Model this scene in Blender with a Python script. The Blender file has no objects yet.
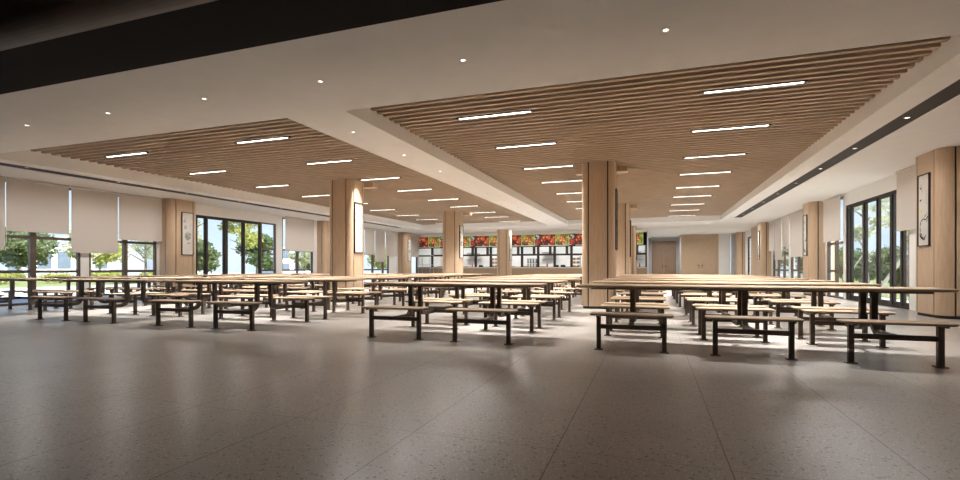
import bpy, bmesh, math, random
from mathutils import Vector, Matrix
random.seed(7)
S = bpy.context.scene
C = S.collection
PI = math.pi

# ------------------------------------------------------------------ materials
def lin(c):
    return tuple(((v/255)/12.92 if v/255 <= .04045 else ((v/255+.055)/1.055)**2.4) for v in c)

def new_mat(name, col, rough=.5, metal=0.0, spec=.5):
    m = bpy.data.materials.new(name); m.use_nodes = True
    b = m.node_tree.nodes['Principled BSDF']
    b.inputs['Base Color'].default_value = (*lin(col), 1)
    b.inputs['Roughness'].default_value = rough
    b.inputs['Metallic'].default_value = metal
    b.inputs['Specular IOR Level'].default_value = spec
    return m

def nd(m, t, **kw):
    n = m.node_tree.nodes.new(t)
    for k, v in kw.items(): setattr(n, k, v)
    return n

def lk(m, a, b): m.node_tree.links.new(a, b)

def noisy(name, c1, c2, scale, rough=.5, stretch=(1,1,1), detail=3, lo=.35, hi=.65, metal=0, spec=.5, bump=0):
    m = new_mat(name, c1, rough, metal, spec); b = m.node_tree.nodes['Principled BSDF']
    tc = nd(m, 'ShaderNodeTexCoord'); mp = nd(m, 'ShaderNodeMapping'); mp.inputs['Scale'].default_value = stretch
    nz = nd(m, 'ShaderNodeTexNoise'); nz.inputs['Scale'].default_value = scale; nz.inputs['Detail'].default_value = detail
    rp = nd(m, 'ShaderNodeValToRGB')
    rp.color_ramp.elements[0].position = lo; rp.color_ramp.elements[1].position = hi
    rp.color_ramp.elements[0].color = (*lin(c1), 1); rp.color_ramp.elements[1].color = (*lin(c2), 1)
    lk(m, tc.outputs['Object'], mp.inputs['Vector']); lk(m, mp.outputs[0], nz.inputs['Vector'])
    lk(m, nz.outputs['Fac'], rp.inputs['Fac']); lk(m, rp.outputs['Color'], b.inputs['Base Color'])
    if bump:
        bp = nd(m, 'ShaderNodeBump'); bp.inputs['Strength'].default_value = bump; bp.inputs['Distance'].default_value = .01
        lk(m, nz.outputs['Fac'], bp.inputs['Height']); lk(m, bp.outputs[0], b.inputs['Normal'])
    return m

M = {}
M['wood_v'] = noisy('oak veneer panel', (182,156,129), (192,167,141), 9, .42, (4,4,.35), 5)
M['wood_h'] = noisy('oak laminate', (146,124,101), (160,137,113), 9, .6, (.4,5,5), 5, spec=.25)
M['wood_slat'] = noisy('oak ceiling slat', (158,138,117), (172,152,130), 7, .55, (.4,5,5), 4)
M['wood_dark'] = noisy('brown veneer', (136,110,88), (150,123,100), 8, .5, (4,4,.35), 4)
M['white'] = noisy('white ceiling paint', (238,236,233), (241,239,236), 3, .8)
M['wall'] = noisy('off white wall paint', (232,231,229), (235,234,232), 3, .8)
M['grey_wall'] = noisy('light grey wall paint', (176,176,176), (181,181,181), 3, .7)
M['darkmetal'] = noisy('dark bronze metal', (84,71,61), (92,78,67), 20, .42, metal=.15)
M['frame'] = noisy('bronze window frame', (92,80,70), (98,86,76), 20, .4, metal=.2)
M['black'] = noisy('black plastic', (22,20,19), (26,24,22), 20, .5)
M['slot'] = noisy('dark slot lining', (40,34,30), (45,39,34), 20, .7)
M['soffit'] = noisy('dark brown soffit panel', (17,12,9), (20,14,11), 4, .8, spec=.1)
M['lip'] = noisy('dark taupe cove', (112,101,92), (118,107,98), 4, .5)
M['blind'] = noisy('taupe roller blind fabric', (196,188,181), (203,195,188), 60, .85, (1,1,6))
M['chain'] = new_mat('white cord', (226,224,220), .6)
M['paper'] = noisy('rice paper', (196,193,186), (202,199,193), 8, .9)
M['ink'] = new_mat('black ink', (30,28,27), .9)
M['inkgrey'] = noisy('grey ink wash', (120,118,112), (190,188,180), 14, .9)
M['inkyellow'] = new_mat('yellow ink', (222,190,40), .9)
M['inkorange'] = new_mat('orange ink', (206,140,50), .9)
M['bark'] = noisy('grey bark', (120,110,98), (170,162,150), 12, .9, (1,1,.3))
M['stake'] = new_mat('pale stake', (225,222,212), .7)
M['paving'] = noisy('light concrete paving', (160,161,164), (174,175,178), .6, .9)
M['kerb'] = new_mat('grey kerb', (150,150,148), .9)
M['lawn'] = noisy('lawn', (104,116,70), (130,138,88), 3, 1)
M['bldg'] = noisy('white render', (226,228,232), (232,234,238), 1, .8)
M['bldg_g'] = noisy('grey render', (150,158,170), (158,166,178), 1, .8)
M['bglass'] = new_mat('blue grey glazing', (92,104,116), .15)
M['steel'] = noisy('brushed steel', (176,178,180), (186,188,190), 30, .3, (1,1,20), metal=.8)
M['ceramic'] = new_mat('white ceramic', (236,236,232), .25)
M['red'] = new_mat('red plastic', (205,40,28), .4)
M['yellow'] = new_mat('yellow food', (226,178,44), .5)
M['bun'] = new_mat('golden baked bun', (214,160,84), .6)
M['black_pot'] = new_mat('black enamel', (36,36,38), .35)
M['beige'] = new_mat('beige tray', (206,180,150), .5)

def floor_mat():
    m = new_mat('terrazzo tile', (150,145,140), .3); b = m.node_tree.nodes['Principled BSDF']
    tc = nd(m, 'ShaderNodeTexCoord')
    nz = nd(m, 'ShaderNodeTexNoise'); nz.inputs['Scale'].default_value = 1.3; nz.inputs['Detail'].default_value = 5
    r1 = nd(m, 'ShaderNodeValToRGB'); r1.color_ramp.elements[0].position = .3; r1.color_ramp.elements[1].position = .7
    r1.color_ramp.elements[0].color = (*lin((150,143,136)), 1); r1.color_ramp.elements[1].color = (*lin((162,155,148)), 1)
    lk(m, tc.outputs['Object'], nz.inputs['Vector']); lk(m, nz.outputs['Fac'], r1.inputs['Fac'])
    cur = r1.outputs['Color']
    for sc, th, col in ((26, .25, (108,101,95)), (47, .22, (205,200,194)), (75, .2, (112,106,100)), (14, .1, (78,70,64))):
        v = nd(m, 'ShaderNodeTexVoronoi'); v.inputs['Scale'].default_value = sc
        lk(m, tc.outputs['Object'], v.inputs['Vector'])
        nz2 = nd(m, 'ShaderNodeTexNoise'); nz2.inputs['Scale'].default_value = sc*1.7
        lk(m, tc.outputs['Object'], nz2.inputs['Vector'])
        ad = nd(m, 'ShaderNodeMath', operation='MULTIPLY_ADD'); ad.inputs[1].default_value = .35; 
        lk(m, nz2.outputs['Fac'], ad.inputs[0]); lk(m, v.outputs['Distance'], ad.inputs[2])
        ls = nd(m, 'ShaderNodeMath', operation='LESS_THAN'); ls.inputs[1].default_value = th + .14
        lk(m, ad.outputs[0], ls.inputs[0])
        mx = nd(m, 'ShaderNodeMix', data_type='RGBA')
        mx.inputs[7].default_value = (*lin(col), 1)
        lk(m, ls.outputs[0], mx.inputs[0]); lk(m, cur, mx.inputs[6]); cur = mx.outputs[2]
    # tile joints: 0.87 m wide, 1.8 m long
    sx = nd(m, 'ShaderNodeSeparateXYZ'); lk(m, tc.outputs['Object'], sx.inputs[0])
    def joint(sock, period, off, w):
        a = nd(m, 'ShaderNodeMath', operation='SUBTRACT'); a.inputs[1].default_value = off; lk(m, sock, a.inputs[0])
        f = nd(m, 'ShaderNodeMath', operation='PINGPONG'); f.inputs[1].default_value = period/2; lk(m, a.outputs[0], f.inputs[0])
        l = nd(m, 'ShaderNodeMath', operation='LESS_THAN'); l.inputs[1].default_value = w; lk(m, f.outputs[0], l.inputs[0])
        return l.outputs[0]
    j1 = joint(sx.outputs[0], .87, -.5, .003); j2 = joint(sx.outputs[1], 1.8, 2.7, .002)
    mxm = nd(m, 'ShaderNodeMath', operation='MAXIMUM'); lk(m, j1, mxm.inputs[0]); lk(m, j2, mxm.inputs[1])
    mx = nd(m, 'ShaderNodeMix', data_type='RGBA'); mx.inputs[7].default_value = (*lin((70,64,60)), 1)
    lk(m, mxm.outputs[0], mx.inputs[0]); lk(m, cur, mx.inputs[6]); lk(m, mx.outputs[2], b.inputs['Base Color'])
    nr = nd(m, 'ShaderNodeTexNoise'); nr.inputs['Scale'].default_value = 3
    mr = nd(m, 'ShaderNodeMapRange'); mr.inputs[3].default_value = .28; mr.inputs[4].default_value = .33
    lk(m, tc.outputs['Object'], nr.inputs['Vector']); lk(m, nr.outputs['Fac'], mr.inputs[0]); lk(m, mr.outputs[0], b.inputs['Roughness'])
    return m
M['floor'] = floor_mat()

def emit(name, col, st):
    m = bpy.data.materials.new(name); m.use_nodes = True
    b = m.node_tree.nodes['Principled BSDF']
    b.inputs['Base Color'].default_value = (*lin(col), 1)
    b.inputs['Emission Color'].default_value = (*lin(col), 1); b.inputs['Emission Strength'].default_value = st
    return m
M['diffuser'] = emit('lamp diffuser', (255,250,240), 6)
M['spot'] = emit('downlight lens', (255,248,235), 5)
M['kitchen_light'] = emit('kitchen lamp', (255,252,246), 4)

def glass_mat():
    m = bpy.data.materials.new('window glass'); m.use_nodes = True
    nt = m.node_tree; nt.nodes.remove(nt.nodes['Principled BSDF'])
    t = nd(m, 'ShaderNodeBsdfTransparent'); t.inputs[0].default_value = (.95,.97,.97,1)
    g = nd(m, 'ShaderNodeBsdfGlossy'); g.inputs['Roughness'].default_value = .02
    f = nd(m, 'ShaderNodeLayerWeight'); f.inputs[0].default_value = .5
    pw = nd(m, 'ShaderNodeMath', operation='POWER'); pw.inputs[1].default_value = 5
    sc = nd(m, 'ShaderNodeMath', operation='MULTIPLY_ADD'); sc.inputs[1].default_value = .5; sc.inputs[2].default_value = .03
    mx = nd(m, 'ShaderNodeMixShader')
    lk(m, f.outputs['Facing'], pw.inputs[0]); lk(m, pw.outputs[0], sc.inputs[0]); lk(m, sc.outputs[0], mx.inputs[0]); lk(m, t.outputs[0], mx.inputs[1]); lk(m, g.outputs[0], mx.inputs[2])
    lk(m, mx.outputs[0], nt.nodes['Material Output'].inputs[0])
    return m
M['glass'] = glass_mat()

def leaf_mat(name, c1, c2):
    m = noisy(name, c1, c2, 1.6, .6, lo=.3, hi=.7)
    nt = m.node_tree; b = nt.nodes['Principled BSDF']
    tr = nd(m, 'ShaderNodeBsdfTranslucent'); mx = nd(m, 'ShaderNodeMixShader'); mx.inputs[0].default_value = .62
    rp = [n for n in nt.nodes if n.type == 'VALTORGB'][0]
    lk(m, rp.outputs[0], tr.inputs[0]); lk(m, b.outputs[0], mx.inputs[1]); lk(m, tr.outputs[0], mx.inputs[2])
    lk(m, mx.outputs[0], nt.nodes['Material Output'].inputs[0])
    return m
M['leaf'] = leaf_mat('green leaves', (92,108,72), (138,150,106))
M['leafdark'] = leaf_mat('dark green leaves', (76,98,60), (118,138,86))
M['leafpale'] = leaf_mat('pale leaves', (176,182,150), (214,216,190))
M['leafyellow'] = leaf_mat('yellow green leaves', (158,164,84), (190,192,118))

def food_mat(name, bg, cols, scale, blob=None):
    """backlit photograph of a dish: chopped pieces as voronoi cells over a base, optional round pile in the middle"""
    m = bpy.data.materials.new(name); m.use_nodes = True; b = m.node_tree.nodes['Principled BSDF']
    tc = nd(m, 'ShaderNodeTexCoord'); v = nd(m, 'ShaderNodeTexVoronoi'); v.inputs['Scale'].default_value = scale
    lk(m, tc.outputs['Object'], v.inputs['Vector'])
    sp = nd(m, 'ShaderNodeSeparateColor'); lk(m, v.outputs['Color'], sp.inputs[0])
    rp = nd(m, 'ShaderNodeValToRGB'); rp.color_ramp.interpolation = 'CONSTANT'
    e = rp.color_ramp.elements
    for i, c in enumerate(cols):
        el = e[i] if i < 2 else e.new(i/len(cols))
        el.position = i/len(cols); el.color = (*lin(c), 1)
    lk(m, sp.outputs[0], rp.inputs['Fac'])
    out = rp.outputs['Color']
    if blob:
        cx, cz, r, soft = blob
        v2 = nd(m, 'ShaderNodeTexVoronoi'); v2.inputs['Scale'].default_value = scale*.8
        lk(m, tc.outputs['Object'], v2.inputs['Vector'])
        s2 = nd(m, 'ShaderNodeSeparateColor'); lk(m, v2.outputs['Color'], s2.inputs[0])
        r2 = nd(m, 'ShaderNodeValToRGB'); r2.color_ramp.interpolation = 'CONSTANT'
        for i, c in enumerate(bg):
            el = r2.color_ramp.elements[i] if i < 2 else r2.color_ramp.elements.new(i/len(bg))
            el.position = i/len(bg); el.color = (*lin(c), 1)
        lk(m, s2.outputs[0], r2.inputs['Fac'])
        vd = nd(m, 'ShaderNodeVectorMath', operation='DISTANCE'); vd.inputs[1].default_value = (cx, 0, cz)
        lk(m, tc.outputs['Object'], vd.inputs[0])
        lt = nd(m, 'ShaderNodeMapRange'); lt.inputs[1].default_value = r-soft; lt.inputs[2].default_value = r+soft
        lk(m, vd.outputs['Value'], lt.inputs[0])
        mx = nd(m, 'ShaderNodeMix', data_type='RGBA'); lk(m, lt.outputs[0], mx.inputs[0]); lk(m, out, mx.inputs[6]); lk(m, r2.outputs[0], mx.inputs[7])
        out = mx.outputs[2]
    lk(m, out, b.inputs['Base Color']); lk(m, out, b.inputs['Emission Color']); b.inputs['Emission Strength'].default_value = .3
    b.inputs['Roughness'].default_value = .4
    return m
REDS = [(150,48,30), (190,92,52), (118,30,22), (222,150,100), (70,26,20), (60,44,30)]
M['food_meat'] = food_mat('braised meat photo', [(60,30,20), (110,50,30), (30,20,16)], REDS, 8, (0,.02,.46,.06))
M['food_salad'] = food_mat('salad photo', [(150,166,54), (104,130,34), (190,194,90), (52,68,26)], [(204,134,88), (172,84,50), (220,176,124), (130,56,36)], 11, (0,0,.27,.06))
M['food_jar'] = food_mat('dark dish photo', [(24,26,22), (190,186,176), (40,50,34), (90,96,80)], [(150,40,32), (100,26,22), (176,66,46)], 12, (0,-.12,.2,.02))

# ------------------------------------------------------------------ mesh helpers
class MB:
    def __init__(s): s.bm = bmesh.new()
    def box(s, x0, x1, y0, y1, z0, z1, bev=0):
        bm = s.bm
        vs = [bm.verts.new(p) for p in ((x0,y0,z0),(x1,y0,z0),(x1,y1,z0),(x0,y1,z0),(x0,y0,z1),(x1,y0,z1),(x1,y1,z1),(x0,y1,z1))]
        fs = [bm.faces.new([vs[i] for i in f]) for f in ((0,3,2,1),(4,5,6,7),(0,1,5,4),(1,2,6,5),(2,3,7,6),(3,0,4,7))]
        if bev:
            es = {e for f in fs for e in f.edges}
            bmesh.ops.bevel(bm, geom=list(es), offset=bev, segments=2, affect='EDGES', profile=.6)
        return s
    def prism(s, pts, z0, z1):
        a = [s.bm.verts.new((x,y,z0)) for x,y in pts]; b = [s.bm.verts.new((x,y,z1)) for x,y in pts]
        n = len(pts)
        s.bm.faces.new(a[::-1]); s.bm.faces.new(b)
        for i in range(n): s.bm.faces.new([a[i], a[(i+1)%n], b[(i+1)%n], b[i]])
        return s
    def rings(s, rings, cap=True, closed=True):
        vr = [[s.bm.verts.new(p) for p in r] for r in rings]
        for a, b in zip(vr, vr[1:]):
            n = len(a)
            for i in range(n if closed else n-1): s.bm.faces.new([a[i], a[(i+1)%n], b[(i+1)%n], b[i]])
        if cap: s.bm.faces.new(vr[0][::-1]); s.bm.faces.new(vr[-1])
        return s
    def lathe(s, prof, c=(0,0,0), n=16):
        rs = [[(c[0]+max(r,1e-4)*math.cos(2*PI*i/n), c[1]+max(r,1e-4)*math.sin(2*PI*i/n), c[2]+z) for i in range(n)] for r, z in prof]
        return s.rings(rs)
    def tube(s, pts, r, n=6):
        pts = [Vector(p) for p in pts]; rs = []
        rad = r if isinstance(r, (list, tuple)) else [r]*len(pts)
        for i, p in enumerate(pts):
            t = (pts[min(i+1,len(pts)-1)]-pts[max(i-1,0)]).normalized()
            u = t.cross(Vector((0,0,1)) if abs(t.z) < .95 else Vector((1,0,0))).normalized(); v = t.cross(u)
            rs.append([p+(u*math.cos(2*PI*k/n)+v*math.sin(2*PI*k/n))*rad[i] for k in range(n)])
        return s.rings(rs)
    def bar_yz(s, path, w, d, x=0):
        """square tube swept along a path in the YZ plane"""
        P = [Vector((0,a,b)) for a, b in path]; rs = []
        for i, p in enumerate(P):
            t = (P[min(i+1,len(P)-1)]-P[max(i-1,0)]).normalized(); nrm = Vector((0,-t.z,t.y))
            rs.append([p+nrm*(d/2*b)+Vector((x+w/2*a,0,0)) for a, b in ((-1,-1),(1,-1),(1,1),(-1,1))])
        return s.rings(rs)
    def poly(s, pts): s.bm.faces.new([s.bm.verts.new(p) for p in pts]); return s
    def build(s, name, mat, parent=None, smooth=False):
        me = bpy.data.meshes.new(name); bmesh.ops.recalc_face_normals(s.bm, faces=s.bm.faces[:])
        s.bm.to_mesh(me); s.bm.free()
        if isinstance(mat, str): mat = M[mat]
        me.materials.append(mat)
        if smooth:
            for p in me.polygons: p.use_smooth = True
        o = bpy.data.objects.new(name, me); C.objects.link(o)
        if parent: o.parent = parent
        return o

def rrect(w, d, r, n=5, cx=0, cy=0):
    out = []
    for sx, sy, a0 in ((1,1,0),(-1,1,PI/2),(-1,-1,PI),(1,-1,1.5*PI)):
        for i in range(n+1):
            a = a0+PI/2*i/n; out.append((cx+sx*(w/2-r)+r*math.cos(a), cy+sy*(d/2-r)+r*math.sin(a)))
    return out

def tag(o, label=None, cat=None, group=None, kind=None):
    if label: o['label'] = label
    if cat: o['category'] = cat
    if group: o['group'] = group
    if kind: o['kind'] = kind
    return o
def empty(name, loc, label, cat, group=None, rz=0):
    o = bpy.data.objects.new(name, None); C.objects.link(o); o.location = loc; o.rotation_euler.z = rz
    o.empty_display_size = .2
    return tag(o, label, cat, group)
def struct(o): o['kind'] = 'structure'; return o
KIDS = {}
def copy_tree(o, parent=None):
    c = o.copy(); C.objects.link(c); c.parent = parent
    for ch in [x for x in bpy.data.objects if x.parent == o]: copy_tree(ch, c)
    return c
def kids(o): return [x for x in bpy.data.objects if x.parent == o]
def make_tree(o):                      # cached child tree, so hundreds of copies stay quick
    return (o, [make_tree(k) for k in kids(o)])
def copy_cached(t, parent=None):
    c = t[0].copy(); C.objects.link(c); c.parent = parent
    for k in t[1]: copy_cached(k, c)
    return c

ORD = ['first','second','third','fourth','fifth','sixth','seventh','eighth','ninth','tenth','eleventh','twelfth','thirteenth']
ZC, ZS = 3.38, 3.61
XL, XR = -16.0, 5.87                   # glazing planes

# ------------------------------------------------------------------ shell
fl = struct(MB().box(XL-.1, XR+.1, -3, 42, -.2, 0).build('floor', 'floor'))

# white soffit of the ceiling with two openings and two service slots
YF, YB = 6.36, 27.2
OPEN = [(-13.4, -5.47), (-4.4, 3.22)]
SLOT = [(-14.32, -13.86), (3.66, 4.0)]
SLY = (4.2, 26.0)
c = MB()
def plate(x0, x1, y0, y1): c.box(x0, x1, y0, y1, ZC, ZC+.10)
xs = [XL-.1, SLOT[0][0], SLOT[0][1], OPEN[0][0], OPEN[0][1], OPEN[1][0], OPEN[1][1], SLOT[1][0], SLOT[1][1], XR+.1]
for i in range(9):
    a, b = xs[i], xs[i+1]
    if i in (1, 7): plate(a, b, SLY[1], 42)
    elif i in (3, 5): plate(a, b, 4.2, YF); plate(a, b, YB, 42)
    else: plate(a, b, 4.2, 42)
struct(c.build('ceiling', 'white'))
# raised plenum above each opening
for k, (a, b) in enumerate(OPEN):
    c = MB(); t = .06
    c.box(a-t, a, YF, YB, ZC+.10, 3.86); c.box(b, b+t, YF, YB, ZC+.10, 3.86)
    c.box(a-t, b+t, YF-t, YF, ZC+.10, 3.86); c.box(a-t, b+t, YB, YB+t, ZC+.10, 3.86)
    c.box(a-t, b+t, YF-t, YB+t, 3.86, 3.92)
    struct(c.build('ceiling', 'white'))
    c = MB(); n = int((YB-YF-.15)/.2)
    for j in range(n):
        y = YF+.1+.2*j
        c.box(a+(.3 if k == 0 else .02), b-.01, y, y+.07, ZS, ZS+.06)
    struct(c.build('trim_%d' % (k+1), 'wood_slat'))
for k, (a, b) in enumerate(SLOT):
    c = MB()
    c.box(a-.02, a, SLY[0], SLY[1], ZC+.10, ZC+.3); c.box(b, b+.02, SLY[0], SLY[1], ZC+.10, ZC+.3); c.box(a-.02, b+.02, SLY[0], SLY[1]+.02, ZC+.3, ZC+.32)
    c.box(a, b, SLY[0]-.02, SLY[0], ZC+.10, ZC+.3); c.box(a, b, SLY[1], SLY[1]+.02, ZC+.10, ZC+.3)
    struct(c.build('trim_%d' % (k+3), 'slot'))
    c = MB(); c.box(a, b, SLY[0], SLY[1], ZC+.012, ZC+.02)
    struct(c.build('trim_%d' % (k+5), 'slot'))
# dark soffit over the entrance side, with a curved lip
struct(MB().box(XL-.1, XR+.1, 3.36, 4.2, ZC-.0, ZC+.1).build('trim_7', 'soffit'))
c = MB(); rs = []
for i in range(9):
    a = PI/2*i/8; rs.append((3.36-.26*math.sin(a), ZC+.14*(1-math.cos(a))))
prof = rs + [(3.10, ZC+.45), (3.36, ZC+.45)]
c.rings([[(x, y, z) for y, z in prof] for x in (XL-.1, XR+.1)])
struct(c.build('trim_8', 'lip', smooth=False))
struct(MB().box(XL-.1, XR+.1, -3, 3.12, ZC+.45, ZC+.5).build('ceiling_entrance', 'black'))

# walls ------------------------------------------------------------------
# side walls: heads over the glazing, piers, and the parts out of sight
def wall_runs(x0, x1, spans, name, heads, mat='wall', head=3.32):
    c = MB()
    for y0, y1 in spans: c.box(x0, x1, y0, y1, 0, head)
    for y0, y1 in heads: c.box(x0, x1, y0, y1, 2.98, head)
    c.box(x0, x1, -3, 42, head, ZC); c.box(x0, x1, -3.1, 3.2, ZC, ZC+.5)
    return struct(c.build(name, mat))
PY = [12.7, 21.1, 29.5]                # pillar centres along the hall
wall_runs(XL-.12, XL+.06, [(-3,4.8),(9.83,10.06),(12.2,13.72),(17.85,18.23),(20.4,21.7),(24.3,24.7),(27.9,30.1),(32.0,42)], 'wall_left', [(13.72,17.85),(30.1,32.0)])
wall_runs(XR-.06, XR+.12, [(-3,14.5),(18.6,18.8),(20.4,21.9),(25.2,25.5),(28.6,33.2),(35.6,42)], 'wall_right', [(14.5,18.6),(33.2,35.6)])
struct(MB().box(XL-.1, XR+.1, -3.1, -3, 0, 3.9).build('wall_entrance', 'wood_dark'))  # unseen end wall, dark finish chosen to cut bounced light
struct(MB().box(XL+.06, XL+.1, -3, 4.8, 0, ZC).build('wall_entrance', 'wood_dark'))  # unseen dark lining, added over the left wall to cut bounced light
struct(MB().box(XR-.1, XR-.06, -3, 11.5, 0, ZC).build('wall_entrance', 'wood_dark'))  # matching lining added out of view on the right, against bounced light

# windows and glazed doors -------------------------------------------------
wn = [0]; dn = [0]
def window(side, y0, y1, mull, rails=(.9,1.83), head=3.32, sill=0.0, door=False, fw=.06):
    if door or abs(y0-16.95) < .01: head = 2.98
    X = XL if side < 0 else XR
    n = wn if not door else dn; n[0] += 1
    o = bpy.data.objects.new(('door_%d' if door else 'window_%d') % n[0], None); C.objects.link(o); o.location = (X, (y0+y1)/2, sill)
    o['kind'] = 'structure'
    L = (y1-y0)/2; d = .045
    f = MB()
    f.box(-d, d, -L, L, head-sill-fw, head-sill); f.box(-d, d, -L, L, 0, fw)
    f.box(-d, d, -L, -L+fw, fw, head-sill-fw); f.box(-d, d, L-fw, L, fw, head-sill-fw)
    ms = [m[0]-(y0+y1)/2 for m in mull]; ws = [m[1] for m in mull]
    for m_, w in zip(ms, ws): f.box(-d*1.1, d*1.1, m_-w/2, m_+w/2, fw, head-sill-fw)
    cuts = [(-L+fw)] + [v for m_, w in zip(ms, ws) for v in (m_-w/2, m_+w/2)] + [L-fw]
    for i in range(0, len(cuts), 2):
        for r in rails: f.box(-d*.8, d*.8, cuts[i], cuts[i+1], r-sill-.04, r-sill+.04)
    fm = 'slot' if door else 'frame'
    f.build('door_frame' if door else 'window_frame', fm, o)
    for i in range(0, len(cuts), 2):
        if door:
            g = MB(); a, b = cuts[i], cuts[i+1]
            lf = MB(); t = .045
            lf.box(-.025, .025, a, a+t, fw, head-sill-fw); lf.box(-.025, .025, b-t, b, fw, head-sill-fw)
            lf.box(-.025, .025, a+t, b-t, fw, fw+.09); lf.box(-.025, .025, a+t, b-t, head-sill-fw-.05, head-sill-fw)
            leaf = lf.build('door_leaf', 'slot', o)
            MB().box(-.005, .005, a+t, b-t, fw+.09, head-sill-fw-.05).build('glass', 'glass', leaf)
        else:
            MB().box(-.005, .005, cuts[i], cuts[i+1], fw, head-sill-fw).build('glass', 'glass', o)
    return o
window(-1, 4.8, 9.83, [(5.9,.06),(7.1,.12),(8.66,.14)])
window(-1, 10.06, 12.2, [(11.16,.12)])
window(-1, 13.72, 16.95, [(14.2,.07),(15.1,.14),(16.01,.07)], (), door=True)
window(-1, 16.95, 17.85, [])
window(-1, 18.23, 20.4, [(19.3,.1)])
window(-1, 21.7, 24.3, [(23,.1)])
window(-1, 24.7, 27.9, [(26.0,.1),(27.2,.1)])
window(-1, 30.1, 32.0, [(31,.08)], (), door=True)
window(1, 14.5, 18.6, [(14.95,.08),(15.5,.12),(16.35,.06),(17.25,.12),(18.3,.1)], (), door=True)
window(1, 18.8, 20.4, [(19.6,.08)])
window(1, 21.9, 25.2, [(23.0,.08),(24.1,.08)])
window(1, 25.5, 28.6, [(26.5,.08),(27.6,.08)])
window(1, 33.2, 35.6, [(34.4,.08)], (), door=True)

# roller blinds -----------------------------------------------------------
def blind(side, y0, y1, zb, label, group='roller blinds at the windows'):
    X = XL+.17 if side < 0 else XR-.17
    top = ZC
    o = empty('roller_blind', (X, (y0+y1)/2, top), label, 'roller blind', group)
    L = (y1-y0)/2+.005
    MB().box(-.0025, .0025, -L, L, zb-top, -.05).build('fabric', 'blind', o)
    MB().box(-.014, .014, -L, L, zb-top-.03, zb-top).build('bottom_bar', 'blind', o)
    MB().rings([[(.03*math.cos(a), y, -.04+.03*math.sin(a)) for a in [2*PI*k/10 for k in range(10)]] for y in (-L, L)]).build('roller', 'blind', o)
    s = 1 if side < 0 else -1
    MB().tube([(s*.02, -L-.015, -.05), (s*.02, -L-.015, -1.75)], .006, 6).build('pull_chain', 'chain', o)
    return o
bl = [(-1,6.5,7.97,1.5,'taupe roller blind cut by the left edge of the view'),
 (-1,8.01,9.45,2.0,'shorter taupe roller blind above a green tree, first fully seen from the left'),
 (-1,9.53,10.82,1.48,'longest taupe roller blind on the left wall, pulled down over a white pier'),
 (-1,10.87,12.3,1.93,'taupe roller blind beside the first left wall pillar'),
 (-1,18.3,20.32,1.83,'wide taupe roller blind between the left glass doors and second wall pillar'),
 (-1,21.9,23.3,1.9,'taupe roller blind just beyond the second left wall pillar'),
 (-1,23.4,24.8,1.45,'taupe roller blind hidden mostly behind the big left pillar'),
 (-1,24.9,25.95,1.83,'taupe roller blind just right of the big left pillar'),
 (-1,26.02,27.2,1.4,'longer taupe roller blind in the far left bay, between two shorter ones'),
 (-1,27.3,28.75,1.8,'taupe roller blind left of the third left wall pillar'),
 (-1,30.2,32.0,1.8,'taupe roller blind in the far left corner beside the serving windows'),
 (1,13.3,14.85,1.93,'grey roller blind at the right, beside the nearest right wall pillar'),
 (1,18.7,20.35,1.93,'grey roller blind between the right glass doors and the second right pillar'),
 (1,22.5,24.72,1.5,'long grey roller blind touching the second right wall pillar'),
 (1,24.85,26.15,2.0,'short grey roller blind in the far right bay, second from the nearer pillar'),
 (1,26.2,27.6,1.42,'long grey roller blind in the far right bay, between two short ones'),
 (1,27.7,29.0,1.9,'short grey roller blind in the far right bay, next to the further pillar')]
for b in bl: blind(*b)

# pillars ------------------------------------------------------------------
def pillar(cx, cy, w, d, r, h, label, capital=False):
    o = empty('pillar', (cx, cy, 0), label, 'pillar')
    MB().prism(rrect(w-.05, d-.05, r-.02), 0, h).build('core', 'black', o)
    g = .034
    def strip(pts, name):
        # thin curved or flat veneer panel, outline offset inwards
        outer = pts; inner = []
        for i, p in enumerate(pts):
            a = Vector(pts[max(i-1,0)]); b = Vector(pts[min(i+1,len(pts)-1)]); t = (b-a).normalized(); nrm = Vector((-t.y, t.x))
            inner.append((p[0]+nrm.x*.022, p[1]+nrm.y*.022))
        c = MB(); ring = outer+inner[::-1]
        a = [c.bm.verts.new((x,y,.06)) for x,y in ring]; b = [c.bm.verts.new((x,y,h)) for x,y in ring]
        n = len(ring); m = len(outer)
        for i in range(n): c.bm.faces.new([a[i], a[(i+1)%n], b[(i+1)%n], b[i]])
        for v in (a, b):
            for i in range(m-1): c.bm.faces.new([v[i], v[i+1], v[n-2-i], v[n-1-i]])
        return c.build(name, 'wood_v', o)
    for sx, sy, a0 in ((1,1,0),(-1,1,PI/2),(-1,-1,PI),(1,-1,1.5*PI)):
        pts = []
        for i in range(9):
            a = a0+PI/2*i/8; pts.append((sx*(w/2-r)+r*math.cos(a), sy*(d/2-r)+r*math.sin(a)))
        strip(pts, 'corner_panel')
    x = w/2-r-g; y = d/2-r-g
    strip([(-x,-d/2),(x,-d/2)], 'face_panel'); strip([(x,d/2),(-x,d/2)], 'face_panel')
    strip([(w/2,-y),(w/2,y)], 'face_panel'); strip([(-w/2,y),(-w/2,-y)], 'face_panel')
    if capital:
        MB().box(-w/2-.26, w/2+.26, d/2+.0, d/2+.28, h-.13, h).build('capital', 'wood_v', o)
    return o
for (x, xn) in ((-1.25,'right'), (-8.7,'left')):
    for i, y in enumerate(PY):
        w = ('nearest', 'second', 'furthest')[i]
        lab = 'wood clad square pillar with rounded corners, %s of the %s row standing among the tables' % (w, xn)
        pillar(x, y, .8, .8, .15, ZS if i < 2 else ZC, lab, capital=i < 2)
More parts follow.
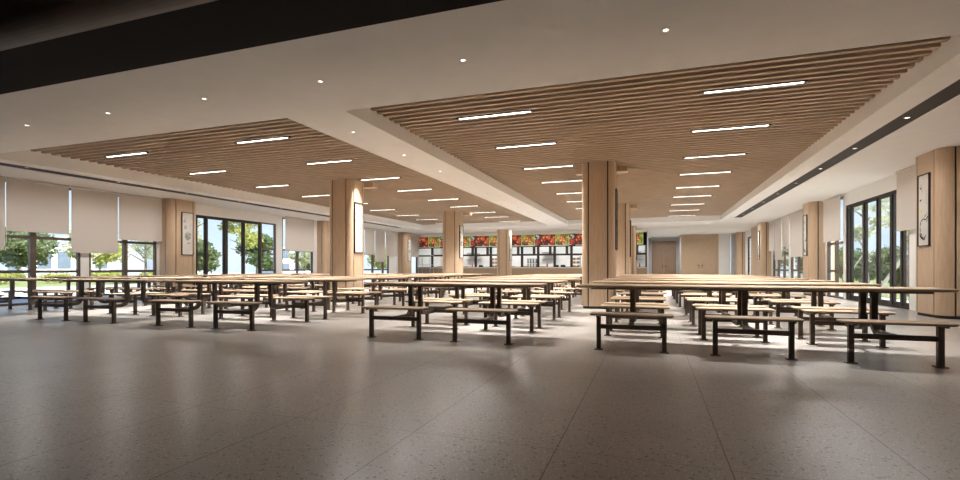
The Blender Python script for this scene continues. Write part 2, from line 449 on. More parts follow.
for i, y in enumerate(PY):
    w = ('nearest', 'second', 'furthest')[i]
    pillar(-15.85, y+.15, .8, 1.1, .2, ZC, 'wood clad pillar against the left window wall, %s of three' % w)
    pillar(5.75, y-.02, .8, 1.14, .22, ZC, 'wood clad pillar against the right window wall, %s of three' % w)
pillar(5.75, 37.0, .8, 1.1, .28, ZC, 'wood clad pier in the far right corner beside the white wall')

# hanging scrolls -----------------------------------------------------------
def picture(x, y, facing, label, kind, w=.46, h=1.5, z=1.45):
    """framed ink painting; facing +1 looks to +X"""
    o = empty('framed_painting', (x, y, z), label, 'painting', 'framed ink paintings on the pillars')
    t = .035; s = facing
    f = MB()
    f.box(0, s*t, -w/2, w/2, 0, .022); f.box(0, s*t, -w/2, w/2, h-.022, h)
    f.box(0, s*t, -w/2, -w/2+.022, .022, h-.022); f.box(0, s*t, w/2-.022, w/2, .022, h-.022)
    f.build('frame', 'black', o)
    MB().box(0, s*.018, -w/2+.022, w/2-.022, .022, h-.022).build('paper', 'paper', o)
    e = s*.0195
    def P(u, v): return (e, -s*u if False else s*u, v)   # u to the viewer's right
    c = MB(); rnd = random.Random(kind)
    def stroke(u0, v0, u1, v1, wd, bend=0.0):
        n = 6; L = []; R = []
        dx, dz = u1-u0, v1-v0; ln = math.hypot(dx, dz) or 1; nx, nz = -dz/ln, dx/ln
        for i in range(n+1):
            q = i/n; b = bend*math.sin(PI*q); k = wd*(.35+.65*math.sin(PI*min(1,q+.15)))
            cx, cz = u0+dx*q+nx*b, v0+dz*q+nz*b
            L.append((cx+nx*k/2, cz+nz*k/2)); R.append((cx-nx*k/2, cz-nz*k/2))
        c.poly([P(a, b) for a, b in L+R[::-1]])
    # two written characters, upper part
    for v in (1.22, .98):
        for k in range(6):
            u = rnd.uniform(-.13,-.05); vv = v+rnd.uniform(-.06,.06); a = rnd.choice((0,.3,PI/2,-.6)); l = rnd.uniform(.05,.1)
            stroke(u-math.cos(a)*l/2, vv-math.sin(a)*l/2, u+math.cos(a)*l/2, vv+math.sin(a)*l/2, .014, .01)
    for k in range(5): stroke(.1+rnd.uniform(-.01,.01), 1.15-.06*k, .115, 1.12-.06*k, .012)
    if kind % 2 == 0:
        # round ink medallion with rocks and a branch
        for k in range(14):
            a = rnd.uniform(0, 2*PI); r = rnd.uniform(.02,.12); u = .02+r*math.cos(a); v = .66+r*math.sin(a)
            stroke(u, v, u+rnd.uniform(-.05,.05), v+rnd.uniform(-.04,.04), .022, .01)
        for k in range(5): stroke(-.02+.03*k, .42-.02*(k%2), .0+.03*k, .46-.03*(k%3), .02)
        c.build('ink_strokes', 'ink', o)
        d = MB(); d.poly([((e*.97), s*(.02+.135*math.cos(2*PI*k/24)), .67+.135*math.sin(2*PI*k/24)) for k in range(24)])
        d.build('ink_wash', 'inkgrey', o)
    else:
        # bold curved branch
        pts = [(.17,.62),(.08,.55),(-.02,.58),(-.12,.52),(-.15,.40),(-.13,.28),(-.05,.2),(.02,.14)]
        for a, b in zip(pts, pts[1:]): stroke(a[0], a[1], b[0], b[1], .03, .006)
        stroke(-.16,.26,.02,.13,.05,-.02); stroke(.02,.13,.1,.24,.035,.01); stroke(.03,.6,.14,.68,.02); stroke(.1,.5,.17,.58,.016)
        c.build('ink_strokes', 'ink', o)
        d = MB(); d.poly([(e, s*(-.1+.03*math.cos(2*PI*k/12)), .74+.045*math.sin(2*PI*k/12)) for k in range(12)])
        d.build('flower', 'inkyellow' if y < 15 else 'inkorange', o)
    return o
for i, y in enumerate(PY):
    w = ('nearest', 'second', 'furthest')[i]
    picture(-8.3, y, 1, 'tall narrow framed ink painting on the %s freestanding pillar of the left row' % w, 2+2*i, w=.44)
    picture(-.85, y, 1, 'tall narrow framed ink painting on the %s freestanding pillar of the right row' % w, 22+2*i, w=.44)
    picture(-15.45, y+.25, 1, 'tall narrow framed ink painting on the %s left wall pillar' % w, 42+2*i)
    picture(5.35, y, -1, 'tall narrow framed ink painting of a branch on the %s right wall pillar' % w, 61+2*i)

# back of the hall -----------------------------------------------------------
YW = 32.0
# serving wall: low wood front, glazed serving windows, food photographs above
c = MB()
c.box(XL+.06, -.3, YW, YW+.2, 0, 1.0)
struct(c.build('wall_serving', 'wood_h'))
struct(MB().box(XL+.06, -.3, YW-.03, YW+.45, 1.0, 1.04).build('trim_9', 'ceramic'))
struct(MB().box(XL+.06, -.3, YW, YW+.2, 3.22, ZC).build('wall_back', 'white'))
struct(MB().box(XL+.06, -.3, YW+.05, YW+.2, 2.46, 3.22).build('wall_back', 'soffit'))
o = bpy.data.objects.new('window_serving', None); C.objects.link(o); o.location = (0, YW+.1, 1.04); o['kind'] = 'structure'
f = MB()
mx = [-8.23+1.1*k for k in range(-6, 7)]
mx = [m for m in mx if XL+.1 < m < -.6]
f.box(XL+.06, -.3, -.05, .05, .78, .90); f.box(XL+.06, -.3, -.05, .05, 1.36, 1.42); f.box(XL+.06, -.3, -.05, .05, 0, .04)
for m_ in mx:
    f.box(m_-.075, m_+.075, -.06, .06, 0, 1.42)
    f.box(m_+.66, m_+.82, .3, .42, .9, 1.42)
f.box(-.37, -.3, -.06, .06, 0, 1.42)
f.build('window_frame', 'slot', o)
ed = [XL+.1]+mx+[-.35]
for a, b in zip(ed, ed[1:]):
    if b-a > .15: MB().box(a+.075, b-.075, -.004, .004, .9, 1.36).build('glass', 'glass', o)
# food photographs
seq = []
x = -8.23-2.28*4
k = 0
while x < -.6:
    for (dx0, dx1, kk) in ((0, .88, 'salad'), (.88, 1.28, 'jar'), (1.28, 2.28, 'meat')):
        a, b = x+dx0, x+dx1
        a = max(a, XL+.12)
        if b-a > .3 and a < -.8: b = min(b, -.35); seq.append((a, b, kk))
    x += 2.28
DESC = {'salad': 'green salad with shrimp', 'jar': 'dark jar above a red dish', 'meat': 'braised red meat pieces'}
seq.sort()
cnt = {'salad': 0, 'jar': 0, 'meat': 0}
for (a, b, kk) in seq:
    i = cnt[kk]; cnt[kk] += 1
    o = empty('menu_picture', ((a+b)/2, YW+.02, 2.84), 'food photo of %s above serving windows, %s such from left' % (DESC[kk], ORD[i]), 'menu picture', 'food photos above the serving windows')
    w = (b-a)/2
    MB().box(-w+.02, w-.02, -.03, .03, -.34, .36).build('photo', 'food_'+kk, o)
    f = MB(); f.box(w-.02, w, -.04, .03, -.34, .36); f.box(-w, w, -.04, .03, -.38, -.34); f.box(-w, w, -.04, .03, .36, .38)
    f.build('frame', 'ceramic' if kk != 'jar' else 'black', o)
    if kk == 'jar':
        MB().lathe([(.001,0),(.09,.0),(.1,.05),(.06,.12),(.07,.14),(.001,.14)], (0,-.032,.16), 10).build('jar_image', 'inkgrey', o).scale = (1,.02,1)

# kitchen behind the serving windows
KY = 36.0
struct(MB().box(XL, -.3, KY, KY+.1, 0, ZC).build('wall_kitchen', 'wall'))
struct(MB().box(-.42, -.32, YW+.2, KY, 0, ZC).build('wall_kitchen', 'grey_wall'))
o = tag(empty('kitchen_counter', (-8.05, YW+1.1, 0), 'long white kitchen counter seen through the serving windows', 'counter'))
MB().box(-7.5, 7.55, -.35, .35, .97, 1.04).build('worktop', 'steel', o)
MB().box(-7.45, 7.5, -.3, .3, 0, .97).build('base', 'ceramic', o)
def kt(name, mb, mat, loc, label, cat, group=None):
    ob = mb.build(name, mat); ob.location = loc; tag(ob, label, cat, group); return ob
def pot(): return MB().lathe([(.001,0),(.15,0),(.16,.02),(.16,.16),(.17,.17),(.001,.17)], n=14)
def bottle(): return MB().lathe([(.001,0),(.045,0),(.05,.02),(.05,.18),(.02,.25),(.02,.31),(.001,.31)], n=10)
CY_ = YW+1.1
def K(x): return x
zt = 1.0415
kt('cooking_pot', pot(), 'black_pot', (-6.1,CY_,zt), 'black cooking pot on the kitchen counter, left of two near the right pillar', 'pot', 'black pots on the kitchen counter')
kt('cooking_pot', pot(), 'black_pot', (-5.65,CY_,zt), 'black cooking pot on the kitchen counter, right of two near the right pillar', 'pot', 'black pots on the kitchen counter')
kt('cooking_pot', pot(), 'black_pot', (-11.5,CY_,zt), 'black cooking pot on the counter just left of the far left pillar', 'pot', 'black pots on the kitchen counter')
kt('sauce_bottle', bottle(), 'red', (-6.72,CY_,zt), 'red sauce bottle on the kitchen counter beside yellow food tray', 'bottle', 'red sauce bottles')
kt('sauce_bottle', bottle(), 'red', (-12.15,CY_,zt), 'red sauce bottle on the kitchen counter right of the left pillar', 'bottle', 'red sauce bottles')
kt('sauce_bottle', bottle(), 'red', (-.75,CY_,zt), 'red sauce bottle on the counter at the far right serving window', 'bottle', 'red sauce bottles')
def tray(x, mat, fmat, label, w=.5):
    o = empty('food_tray', (x, CY_-.05, zt), label, 'food tray', 'food trays on the kitchen counter')
    MB().box(-w/2, w/2, -.18, .18, 0, .02).box(-w/2, w/2, -.18, -.165, .02, .07).box(-w/2, w/2, .165, .18, .02, .07).box(-w/2, -w/2+.015, -.165, .165, .02, .07).box(w/2-.015, w/2, -.165, .165, .02, .07).build('tray', mat, o)
    rs = []
    for q in range(6):
        a = PI/2*q/5; rs.append((math.cos(a), math.sin(a)))
    MB().rings([[((w/2-.03)*k*math.cos(t*PI/8), .15*k*math.sin(t*PI/8), .021+.1*h_) for t in range(16)] for k, h_ in rs if k > .01]).build('food', fmat, o)
tray(-7.08, 'steel', 'yellow', 'steel tray heaped with yellow food beside a red bottle')
tray(-8.3, 'steel', 'beige', 'steel tray of pale food below the hanging utensils')
tray(-9.2, 'steel', 'beige', 'steel tray of pale food at the window right of the slim far pillar')
tray(-12.6, 'steel', 'yellow', 'steel tray of yellow food right of the left pillar')
tray(-1.15, 'steel', 'yellow', 'steel tray of yellow food at the far right serving window')
tray(-14.6, 'steel', 'beige', 'steel tray of pale food at the far left serving window')
tray(-13.6, 'steel', 'beige', 'steel tray of pale food, second from the far left')
for i, (x0, x1, z, lab) in enumerate(((-7.7,-6.6,1.62,'white shelf behind the red bottle and yellow food'), (-13.6,-12.5,1.6,'white shelf behind serving window right of left pillar'), (-1.5,-.6,1.55,'white shelf at the far right serving window'))):
    kt('wall_shelf', MB().box(x0, x1, -.15, .149, 0, .05), 'steel', (0, KY-.15, z), lab, 'shelf', 'kitchen wall shelves')
    kt('extractor_hood', MB().prism([(x0+.1,-.5),(x1-.1,-.5),(x1-.1,.0),(x0+.1,.0)], 0, .22), 'steel', (0, KY-.001, 1.95), lab.replace('shelf','hood').replace('white','steel'), 'hood', 'kitchen hoods')
# hanging utensils
o = empty('utensil_rail', (-8.45, KY-.06, 1.7), 'rail of dark utensils hanging on the kitchen wall', 'utensil rail')
MB().box(-.4, .4, -.01, .01, .0, .02).build('rail', 'steel', o)
for k in range(4):
    for zz in (0, -.36):
        MB().box(-.34+k*.21, -.28+k*.21, -.01, .01, -.28+zz, -.02+zz).box(-.36+k*.21, -.26+k*.21, -.012, .012, -.32+zz, -.24+zz).build('utensil', 'black_pot', o)
# stacked bread trays in a rack
def bread(x, lab):
    o = empty('bread_rack', (x, CY_-.1, zt), lab, 'bread rack', 'racks of golden buns')
    MB().box(-.3,-.27,-.2,.2,0,.75).box(.27,.3,-.2,.2,0,.75).box(-.27,.27,-.2,.2,0,.02).box(-.27,.27,-.2,.2,.25,.27).box(-.27,.27,-.2,.2,.5,.52).build('rack', 'steel', o)
    for zz in (.02,.27,.52):
        for xx in (-.13,.13):
            MB().lathe([(.001,0),(.08,0),(.11,.04),(.1,.1),(.05,.14),(.001,.145)], (xx,-.05,zz), 12).build('bun', 'bun', o, smooth=True)
bread(-4.75, 'steel rack of golden buns beside the big right pillar'); bread(-10.45, 'steel rack of golden buns left of the slim far pillar')
# kitchen ceiling lamps
for i, x in enumerate((-13.5, -10.5, -7.5, -4.5, -1.5)):
    ob = MB().box(-.6, .6, -.15, .15, 0, .05).build('kitchen_lamp', 'kitchen_light'); ob.location = (x, YW+2.2, ZC-.051)
    tag(ob, 'bright white panel lamp on the kitchen ceiling, %s from the left' % ORD[i], 'ceiling lamp', 'kitchen ceiling lamps')
    L = bpy.data.lights.new('kitchen_area', 'AREA'); L.shape = 'RECTANGLE'; L.size = 1.2; L.size_y = .3; L.energy = 52; L.color = (1,.99,.98)
    lo = bpy.data.objects.new('kitchen_area', L); C.objects.link(lo); lo.location = (x, YW+2.2, ZC-.06)

# far right: recessed dark door, wood wall with double doors, white wall
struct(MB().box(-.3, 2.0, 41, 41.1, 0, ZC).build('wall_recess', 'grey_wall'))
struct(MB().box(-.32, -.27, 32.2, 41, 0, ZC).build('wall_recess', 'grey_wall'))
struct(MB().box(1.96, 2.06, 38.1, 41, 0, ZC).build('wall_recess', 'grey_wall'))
c = MB(); c.box(1.96, 2.2, 38, 38.1, 0, ZC); c.box(4.28, 4.4, 38, 38.1, 0, ZC); c.box(2.2, 4.28, 38, 38.1, 3.0, ZC); c.box(2.2, 4.28, 38.06, 38.1, 0, 3.0)
struct(c.build('wall_far', 'wood_v'))
struct(MB().box(4.4, 5.15, 38, 38.1, 0, ZC).build('wall_far', 'wall'))
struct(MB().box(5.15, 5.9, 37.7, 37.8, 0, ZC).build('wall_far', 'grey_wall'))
def ddoor(name, x0, x1, y, top, mat):
    o = bpy.data.objects.new(name, None); C.objects.link(o); o.location = ((x0+x1)/2, y, 0); o['kind'] = 'structure'
    w = (x1-x0)/2
    f = MB(); f.box(-w, -w+.08, -.02, .05, 0, top); f.box(w-.08, w, -.02, .05, 0, top); f.box(-w+.08, w-.08, -.02, .05, top-.08, top)
    f.build('door_frame', mat, o)
    for s in (-1, 1):
        a, b = (-w+.085, -.006) if s < 0 else (.006, w-.085)
        lf = MB().box(a, b, .0, .04, .01, top-.09, .004).build('door_leaf', mat, o)
        h = MB(); h.box(s*.1-.012, s*.1+.012, -.05, 0, 1.16, 1.19); h.box(min(s*.1,s*.24), max(s*.1,s*.24), -.065, -.045, 1.16, 1.19); h.box(s*.1-.02,s*.1+.02,-.01,0,1.0,1.25)
        h.build('door_handle', 'darkmetal', lf)
ddoor('door_hall', 2.2, 4.28, 38.0, 3.0, 'wood_v')
ddoor('door_recess', 0.0, 1.75, 40.94, 3.08, 'wood_dark')
struct(MB().box(5.6, 5.81, 30.05, 33.2, 0, ZC).build('wall_pier', 'wood_v'))

# glass screen in the far left corner
o = empty('menu_stand', (-14.8, 31.0, 0), 'steel framed glass cabinet standing in the far left corner', 'display cabinet')
f = MB()
for x_ in (-.45,.42): 
    for y_ in (-.3,.27): f.box(x_, x_+.03, y_, y_+.03, 0, 1.9)
for z_ in (.0,.6,1.2,1.87): f.box(-.42,.42,-.3,.3,z_,z_+.03)
f.build('cabinet_frame', 'steel', o)
MB().box(-.42,.42,-.294,-.286,.03,1.87).build('glass', 'glass', o)

# ------------------------------------------------------------------ ceiling lamps
def linear_light():
    o = empty('linear_light', (0,0,0), '', '')
    MB().box(-.68,-.636,-.036,.036,-.012,.06).box(.636,.68,-.036,.036,-.012,.06).box(-.636,.636,-.036,-.031,-.012,.06).box(-.636,.636,.031,.036,-.012,.06).box(-.636,.636,-.031,.031,.02,.06).build('housing_shade_ends', 'black', o)  # black end caps stand in for the recess shadow at both ends
    MB().box(-.635,.635,-.0305,.0305,-.01,.018).build('diffuser', 'diffuser', o)
    return o
proto = linear_light(); T = make_tree(proto); first = True
LX = [-11.42, -7.5, -2.54, 1.37]
LY = [7.8+2.305*k for k in range(9)]
for ci, x in enumerate(LX):
    for ri, y in enumerate(LY):
        y = YF+.1+.2*round((y-YF-.1)/.2)+.135            # centred between two slats
        o = proto if first else copy_cached(T); first = False
        o.location = (x, y, ZS-.001)
        tag(o, 'slim linear ceiling light, %s row from front, %s column from left' % (ORD[ri], ORD[ci]), 'ceiling light', 'linear lights between the ceiling slats')
        L = bpy.data.lights.new('linear_lamp', 'AREA'); L.shape = 'RECTANGLE'; L.size = 1.27; L.size_y = .06
        L.energy = 88; L.color = (1,.988,.968); L.spread = math.radians(84)
        lo = bpy.data.objects.new('linear_lamp', L); C.objects.link(lo); lo.location = (x, y, ZS-.014)

def downlight():
    o = empty('downlight', (0,0,0), '', '')
    MB().lathe([(.026,-.004),(.042,-.004),(.042,0),(.026,0),(.026,-.004)], n=16).build('trim_ring', 'ceramic', o)
    MB().lathe([(.001,-.002),(.026,-.002),(.026,-.001),(.001,-.001)], n=16).build('lens', 'spot', o)
    return o
proto = downlight(); T = make_tree(proto); first = True
dl = []
for i in range(9): dl.append((.13-2.17-1.95*(i-1) if i else .13, 5.25, ZC, 'in the front ceiling strip, %s from the right' % ORD[i+1]))
dl.append((2.15, 5.25, ZC, 'in the front ceiling strip, rightmost'))
for i in range(10): dl.append((-4.94, 7.4+1.87*i, ZC, 'in the white strip between the slatted fields, %s from the front' % ORD[i]))
for i in range(9): dl.append((3.83, 7.5+2.13*i, ZC+.012, 'in the dark slot on the right, %s from the front' % ORD[i]))
for i in range(9): dl.append((-14.05, 7.5+2.13*i, ZC+.012, 'in the dark slot on the left, %s from the front' % ORD[i]))
for i in range(10): dl.append((4.6-2.1*i, 29.6, ZC, 'in the ceiling before the serving wall, %s from the right' % ORD[i]))
for i in range(2): dl.append((.6+2.6*i, 34.5, ZC, 'added to light the far wooden doors, %s from the left' % ORD[i]))  # made-up lamps, added to brighten the far door wall
dl.append((.8, 38.5, ZC, 'added to light the dark recessed doors'))  # made-up lamp, added to brighten the dark recess
for (x, y, z, lab) in dl:
    o = proto if first else copy_cached(T); first = False
    o.location = (x, y, z-.0005)
    L = bpy.data.lights.new('downlight_lamp', 'AREA'); L.shape = 'DISK'; L.size = .07; L.energy = 3 if y < 6 else (60 if y > 33 else (30 if y > 28 else 26)); L.color = (1,.975,.94); L.spread = math.radians(165)
    lo = bpy.data.objects.new('downlight_lamp', L); C.objects.link(lo); lo.location = (x, y, z-.008)
    tag(o, 'small round recessed downlight '+lab, 'downlight', 'small round ceiling downlights')

# ------------------------------------------------------------------ dining tables with attached benches
def make_table(nb):
    o = empty('canteen_table', (0,0,0), '', '')
    W = 1.3*nb+.12
    c = MB(); n = 4
    outl = lambda ins: rrect(W-2*ins, .70-2*ins, .10-ins, n)
    c.rings([[(x,y,z) for x, y in outl(i_)] for i_, z in ((.02,.742),(.003,.750),(0,.760),(.003,.770),(.010,.775))])
    c.build('tabletop', 'wood_h', o)
    MB().box(-W/2+.18, W/2-.18, -.19, -.13, .717, .742).box(-W/2+.18, W/2-.18, .13, .19, .717, .742).build('top_rail', 'darkmetal', o)
    xs = [1.3*(i-(nb-1)/2) for i in range(nb)]
    for bx in xs:
        for s in (-1, 1):
            # J shaped post
            path = [(s*.16,.717),(s*.16,.43)]
            R = .13
            for q in range(1, 8):
                a = PI/2*q/7; path.append((s*(.16+R*(1-math.cos(a))), .43-.015-R*math.sin(a)+.0))
            path.append((s*.636, .285))
            p = MB().bar_yz(path, .06, .06, bx).build('post', 'darkmetal', o)
            c = MB(); o2 = lambda ins: rrect(.96-2*ins, .30-2*ins, .06-ins, 4, bx, s*.66)
            c.rings([[(x,y,z) for x, y in o2(i_)] for i_, z in ((.012,.424),(.002,.431),(0,.438),(.002,.446),(.008,.45))])
            seat = c.build('bench_seat', 'wood_h', o)
            for t in (-1, 1):
                lx = bx+t*.3785
                MB().box(lx-.025, lx+.025, s*.66-.025, s*.66+.025, .011, .416).box(lx-.05, lx+.05, s*.66-.05, s*.66+.05, 0, .010).box(lx-.02, lx+.02, s*.66-.12, s*.66+.12, .404, .424).build('leg', 'darkmetal', seat)
            MB().box(bx-.353, bx+.353, s*.66-.02, s*.66+.02, .258, .312).build('crossbar', 'darkmetal', seat)
    return o
prot = {nb: make_table(nb) for nb in (2, 3)}
TT = {nb: make_tree(prot[nb]) for nb in (2, 3)}; used = {2: False, 3: False}
BL = [(1.06,3,'rightmost block'), (-2.8,2,'left of the big right pillar'), (-7.04,2,'right of the big left pillar'), (-10.19,2,'left of the big left pillar'), (-13.7,2,'against the left windows')]
for r in range(7):
    for bi, (x, nb, nm) in enumerate(BL):
        y = 6.86+1.86*r
        if r == 3:
            x += (.08, -.28, .2, -.32, 0)[bi]
        if used[nb]: o = copy_cached(TT[nb])
        else: o = prot[nb]; used[nb] = True
        o.location = (x, y, 0)
        tag(o, 'wood topped %s-seat canteen table, %s row from the front, %s' % ('twelve' if nb == 3 else 'eight', ORD[r], nm), 'dining table', 'canteen tables with attached benches')

# ------------------------------------------------------------------ outdoors
struct(MB().box(-110, XL-.12, -30, 90, -.22, -.02).build('ground_left', 'paving'))
struct(MB().box(XR+.12, 90, -30, 90, -.22, -.02).build('ground_right', 'paving'))
tag(MB().box(7.6, 30, 14, 70, -.021, .0).build('lawn', 'lawn'), 'bright green lawn outside the right glass doors', 'lawn', kind='stuff')
tag(MB().box(-60, -27, 5, 70, -.021, .0).build('lawn', 'lawn'), 'green lawn outside the left windows', 'lawn', kind='stuff')
tag(MB().box(-27, -26.6, 5, 70, -.02, .12).build('kerb', 'kerb'), 'grey kerb along the lawn outside the left windows', 'kerb')

def leaves(rnd, blobs, n, size):
    vs = []; fs = []
    tot = sum(b[3]*b[4] for b in blobs)
    for (cx, cy, cz, rx, rz) in blobs:
        k = int(n*rx*rz/tot)
        for _ in range(k):
            d = Vector((rnd.gauss(0,1), rnd.gauss(0,1), rnd.gauss(0,1))).normalized()*(rnd.random()**.45)
            p = Vector((cx+d.x*rx, cy+d.y*rx, cz+d.z*rz))
            a = Vector((rnd.gauss(0,1), rnd.gauss(0,1), rnd.gauss(0,1))).normalized()
            b = a.cross(Vector((rnd.gauss(0,1), rnd.gauss(0,1), rnd.gauss(0,1)))).normalized()
            s = size*rnd.uniform(.6,1.3); i = len(vs)
            vs += [p-a*s, p-b*s*.5, p+a*s, p+b*s*.5]; fs.append((i,i+1,i+2,i+3))
    me = bpy.data.meshes.new('foliage'); me.from_pydata([tuple(v) for v in vs], [], fs); return me
def tree(x, y, h, cr, mat, label, dens=1800, size=.16, low=.35, seed=1, loose=False, stakes=False, group=None):
    rnd = random.Random(seed); o = empty('tree', (x,y,0), label, 'tree', group)
    c = MB(); tr = .035*h**.7
    c.tube([(0,0,0),(.03,.02,h*.3),(-.03,.03,h*.6),(0,0,h*.92)], [tr,tr*.8,tr*.55,tr*.15], 8)
    for k in range(9):
        z0 = h*(low+ (.9-low)*k/9); a = rnd.uniform(0,2*PI); l = cr*rnd.uniform(.5,.85)
        c.tube([(0,0,z0),(math.cos(a)*l*.5,math.sin(a)*l*.5,z0+l*.35),(math.cos(a)*l,math.sin(a)*l,z0+l*.55)], [tr*.4,tr*.28,tr*.1], 6)
    c.build('trunk', 'bark', o)
    blobs = []
    zc = h*(low+1)/2; rz = h*(1-low)/2
    for k in range(26 if loose else 14):
        a = rnd.uniform(0,2*PI); q = rnd.uniform(-.75,.8); rr = cr*math.sqrt(max(.05,1-q*q))*rnd.uniform(.2,.75)
        br = cr*(rnd.uniform(.14,.3) if loose else rnd.uniform(.35,.55))
        blobs.append((math.cos(a)*rr, math.sin(a)*rr, zc+q*rz*.85, br, br*.7))
    me = leaves(rnd, blobs, dens, size); me.materials.append(M[mat])
    f = bpy.data.objects.new('foliage', me); C.objects.link(f); f.parent = o
    if stakes:
        for k in range(3):
            a = 2*PI*k/3+.4
            MB().tube([(math.cos(a)*1.0,math.sin(a)*1.0,.02),(0.02*math.cos(a),.02*math.sin(a),1.7)], .035, 6).build('stake', 'stake', o)
    return o
def shrub(x, y, r, h, mat, label, seed, n=1200, size=.09, group=None):
    rnd = random.Random(seed); o = empty('shrub', (x,y,0), label, 'shrub', group)
    bl_ = [(rnd.uniform(-.5,.5)*r, rnd.uniform(-.5,.5)*r, h*.52+rnd.uniform(-.1,.15)*h, r*.6, h*.4) for _ in range(5)]
    me = leaves(rnd, bl_, n, size); me.materials.append(M[mat])
    f = bpy.data.objects.new('foliage', me); C.objects.link(f); f.parent = o
    c = MB()
    for k in range(5):
        a = 2*PI*k/5; c.tube([(0,0,.0),(math.cos(a)*r*.3,math.sin(a)*r*.3,h*.6)], .02, 5)
    c.build('stems', 'bark', o)
    return o
tree(-54.7, 28.5, 5.4, 2.9, 'leaf', 'round green tree outside the left window under the short blind', 4200, .22, .2, 1)
tree(-50.0, 22.6, 4.6, 2.3, 'leafdark', 'dark green tree at the left edge outside the window', 3000, .2, .2, 2)
tree(-43.5, 27.6, 4.2, 2.0, 'leafpale', 'pale loose tree in front of the white building on the left', 1300, .16, .4, 3, True)
tree(-47.7, 31.0, 4.4, 2.6, 'leafyellow', 'yellow green tree behind the longest blind on the left', 2200, .2, .3, 4)
tree(-29.2, 21.6, 3.8, 1.7, 'leafpale', 'small sparse tree outside the window left of the first wall pillar', 1100, .1, .35, 5, True)
tree(-24.2, 20.3, 7.0, 1.9, 'leafpale', 'tall slim pale tree with white stakes outside the left glass doors', 5000, .075, .25, 6, True, True)
tree(-23.9, 23.9, 6.2, 1.35, 'leafyellow', 'bright yellow green tree outside the middle of the left glass doors', 2600, .12, .22, 7)
tree(-38.8, 40.6, 4.6, 2.2, 'leafdark', 'dark green tree far outside the left glass doors', 3000, .2, .1, 8)
tree(-34.0, 44.5, 4.4, 2.3, 'leafdark', 'second dark green tree further right outside the left glass doors', 3000, .2, .1, 9)
tree(-41.5, 36.0, 4.0, 2.0, 'leaf', 'green tree behind the staked tree outside the left glass doors', 2400, .2, .1, 19)
tree(-31.5, 39.0, 3.6, 1.8, 'leafpale', 'pale tree outside the window before the second left wall pillar', 1600, .16, .2, 10, True)
tree(-28.4, 48.3, 3.6, 1.8, 'leafyellow', 'yellow green tree outside the far left bay', 1600, .18, .2, 11)
for i, (x, y) in enumerate(((-37.5,18.9),(-37,21.6),(-36.5,24.3),(-36,27.0),(-35.5,29.7))):
    shrub(x, y, 1.1, .75, 'leafyellow', 'low clipped yellow green shrub outside the left windows, %s from the left' % ORD[i], 30+i, 900, .1, 'low shrubs outside the left windows')
tree(8.6, 21.3, 6.6, 1.0, 'leafpale', 'slim staked tree with pale leaves outside the middle of the right glass doors', 1500, .07, .2, 12, True, True)
tree(9.3, 23.3, 6.8, 1.1, 'leafpale', 'slim staked tree with pale leaves outside the nearer right door leaf', 1500, .07, .2, 13, True, True)
tree(9.5, 28.0, 6.6, 1.2, 'leafpale', 'slim pale tree outside the far right door leaf', 1500, .08, .2, 14, True, True)
for i, (x, y) in enumerate(((9.9,25.6),(11.0,27.2),(11.4,29.6),(10.9,32.0),(11.5,34.5),(11.6,37.5),(11.8,41),(12.2,45),(12.5,49))):
    shrub(x, y, 1.25, 1.9 if i < 5 else 2.4, 'leafdark' if i % 2 else 'leaf', 'dense green shrub in the hedge outside the right windows, %s from the near end' % ORD[i], 50+i, 2600, .1, 'tall shrubs outside the right windows')
tree(11.2, 53, 6, 2.2, 'leaf', 'green tree outside the far right bay windows', 3000, .2, .15, 15)

# buildings
def building(x, y, w, d, h, rz, mat, label, cols, rows):
    o = empty('building', (x,y,-.02), label, 'building', 'buildings outside the left windows', rz)
    MB().box(-w/2, w/2, -d/2, d/2, 0, h).build('walls', mat, o)
    MB().box(-w/2-.3, w/2+.3, -d/2-.3, d/2+.3, h, h+.3).build('roof_slab', 'bldg_g', o)
    for i in range(cols):
        for j in range(rows):
            cx = -w/2+(i+.5)*w/cols; cz = (j+.5)*h/rows
            MB().box(cx-w/cols*.36, cx+w/cols*.36, -d/2-.04, -d/2+.02, cz-h/rows*.3, cz+h/rows*.3).build('window', 'bglass', o)
building(-88, 53, 9, 8, 4.4, PI/2.9, 'bldg', 'white modern building with blue windows behind the pale tree', 4, 1)
building(-104, 58, 10, 8, 6.3, PI/2.9, 'bldg_g', 'grey taller building behind the white one on the left', 4, 2)
building(-86, 69, 7, 7, 5.2, PI/2.9, 'bldg', 'white two storey building behind the yellow green tree', 3, 2)
building(-66, 78, 9, 8, 4.6, PI/2.9, 'bldg', 'white low building seen through the far left window', 3, 2)

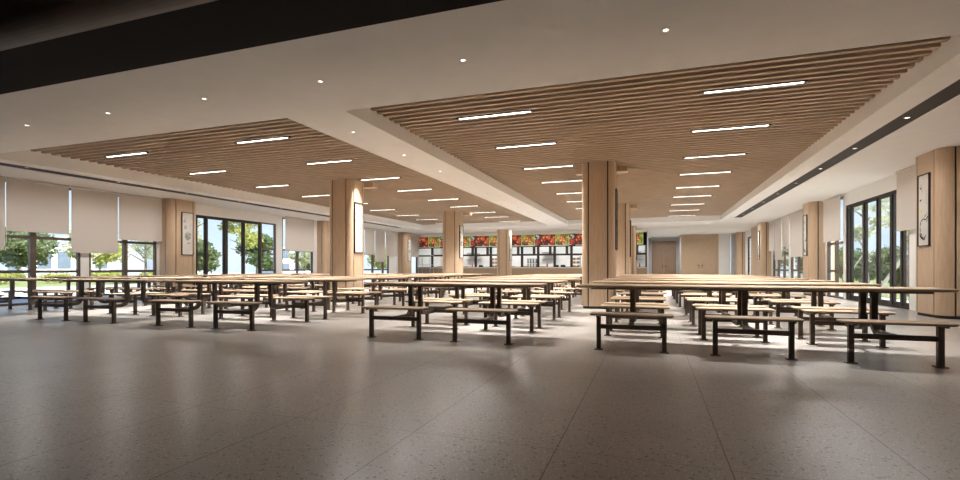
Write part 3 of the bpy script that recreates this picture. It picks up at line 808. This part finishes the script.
# ------------------------------------------------------------------ daylight
w = bpy.data.worlds.new('World'); S.world = w; w.use_nodes = True
nt = w.node_tree; bg = nt.nodes['Background']
tc = nt.nodes.new('ShaderNodeTexCoord'); sx = nt.nodes.new('ShaderNodeSeparateXYZ'); rp = nt.nodes.new('ShaderNodeValToRGB')
nt.links.new(tc.outputs['Generated'], sx.inputs[0]); nt.links.new(sx.outputs[2], rp.inputs[0])
e = rp.color_ramp.elements; e[0].position = 0; e[0].color = (.66,.78,.92,1); e[1].position = .5; e[1].color = (.34,.52,.86,1)
nz = nt.nodes.new('ShaderNodeTexNoise'); nz.inputs['Scale'].default_value = 3; nz.inputs['Detail'].default_value = 6
mp = nt.nodes.new('ShaderNodeMapping'); mp.inputs['Scale'].default_value = (1,1,3.5)
nt.links.new(tc.outputs['Generated'], mp.inputs[0]); nt.links.new(mp.outputs[0], nz.inputs['Vector'])
cr = nt.nodes.new('ShaderNodeValToRGB'); cr.color_ramp.elements[0].position = .48; cr.color_ramp.elements[1].position = .72
nt.links.new(nz.outputs['Fac'], cr.inputs[0])
mx = nt.nodes.new('ShaderNodeMix'); mx.data_type = 'RGBA'; mx.inputs[7].default_value = (.9,.93,.96,1)
nt.links.new(cr.outputs[0], mx.inputs[0]); nt.links.new(rp.outputs[0], mx.inputs[6])
nt.links.new(mx.outputs[2], bg.inputs[0]); bg.inputs[1].default_value = 1.1
sun = bpy.data.lights.new('sun', 'SUN'); sun.energy = 13; sun.angle = math.radians(1); sun.color = (1,.95,.88)
so = bpy.data.objects.new('sun', sun); C.objects.link(so); so.location = (20, 0, 20)
so.rotation_euler = Vector((-.68, .12, -.6)).to_track_quat('-Z', 'Y').to_euler()

# ------------------------------------------------------------------ camera
cam = bpy.data.cameras.new('camera'); co = bpy.data.objects.new('camera', cam); C.objects.link(co)
co.location = (0, 0, 1.0); co.rotation_euler = (PI/2, 0, math.radians(19.27))
cam.sensor_width = 36; cam.lens = 492/960*36; cam.shift_y = 28/960; cam.clip_end = 500
S.camera = co
S.view_settings.view_transform = 'Standard'; S.view_settings.look = 'None'
S.view_settings.exposure = .36; S.view_settings.gamma = 1; S.view_settings.use_curve_mapping = False
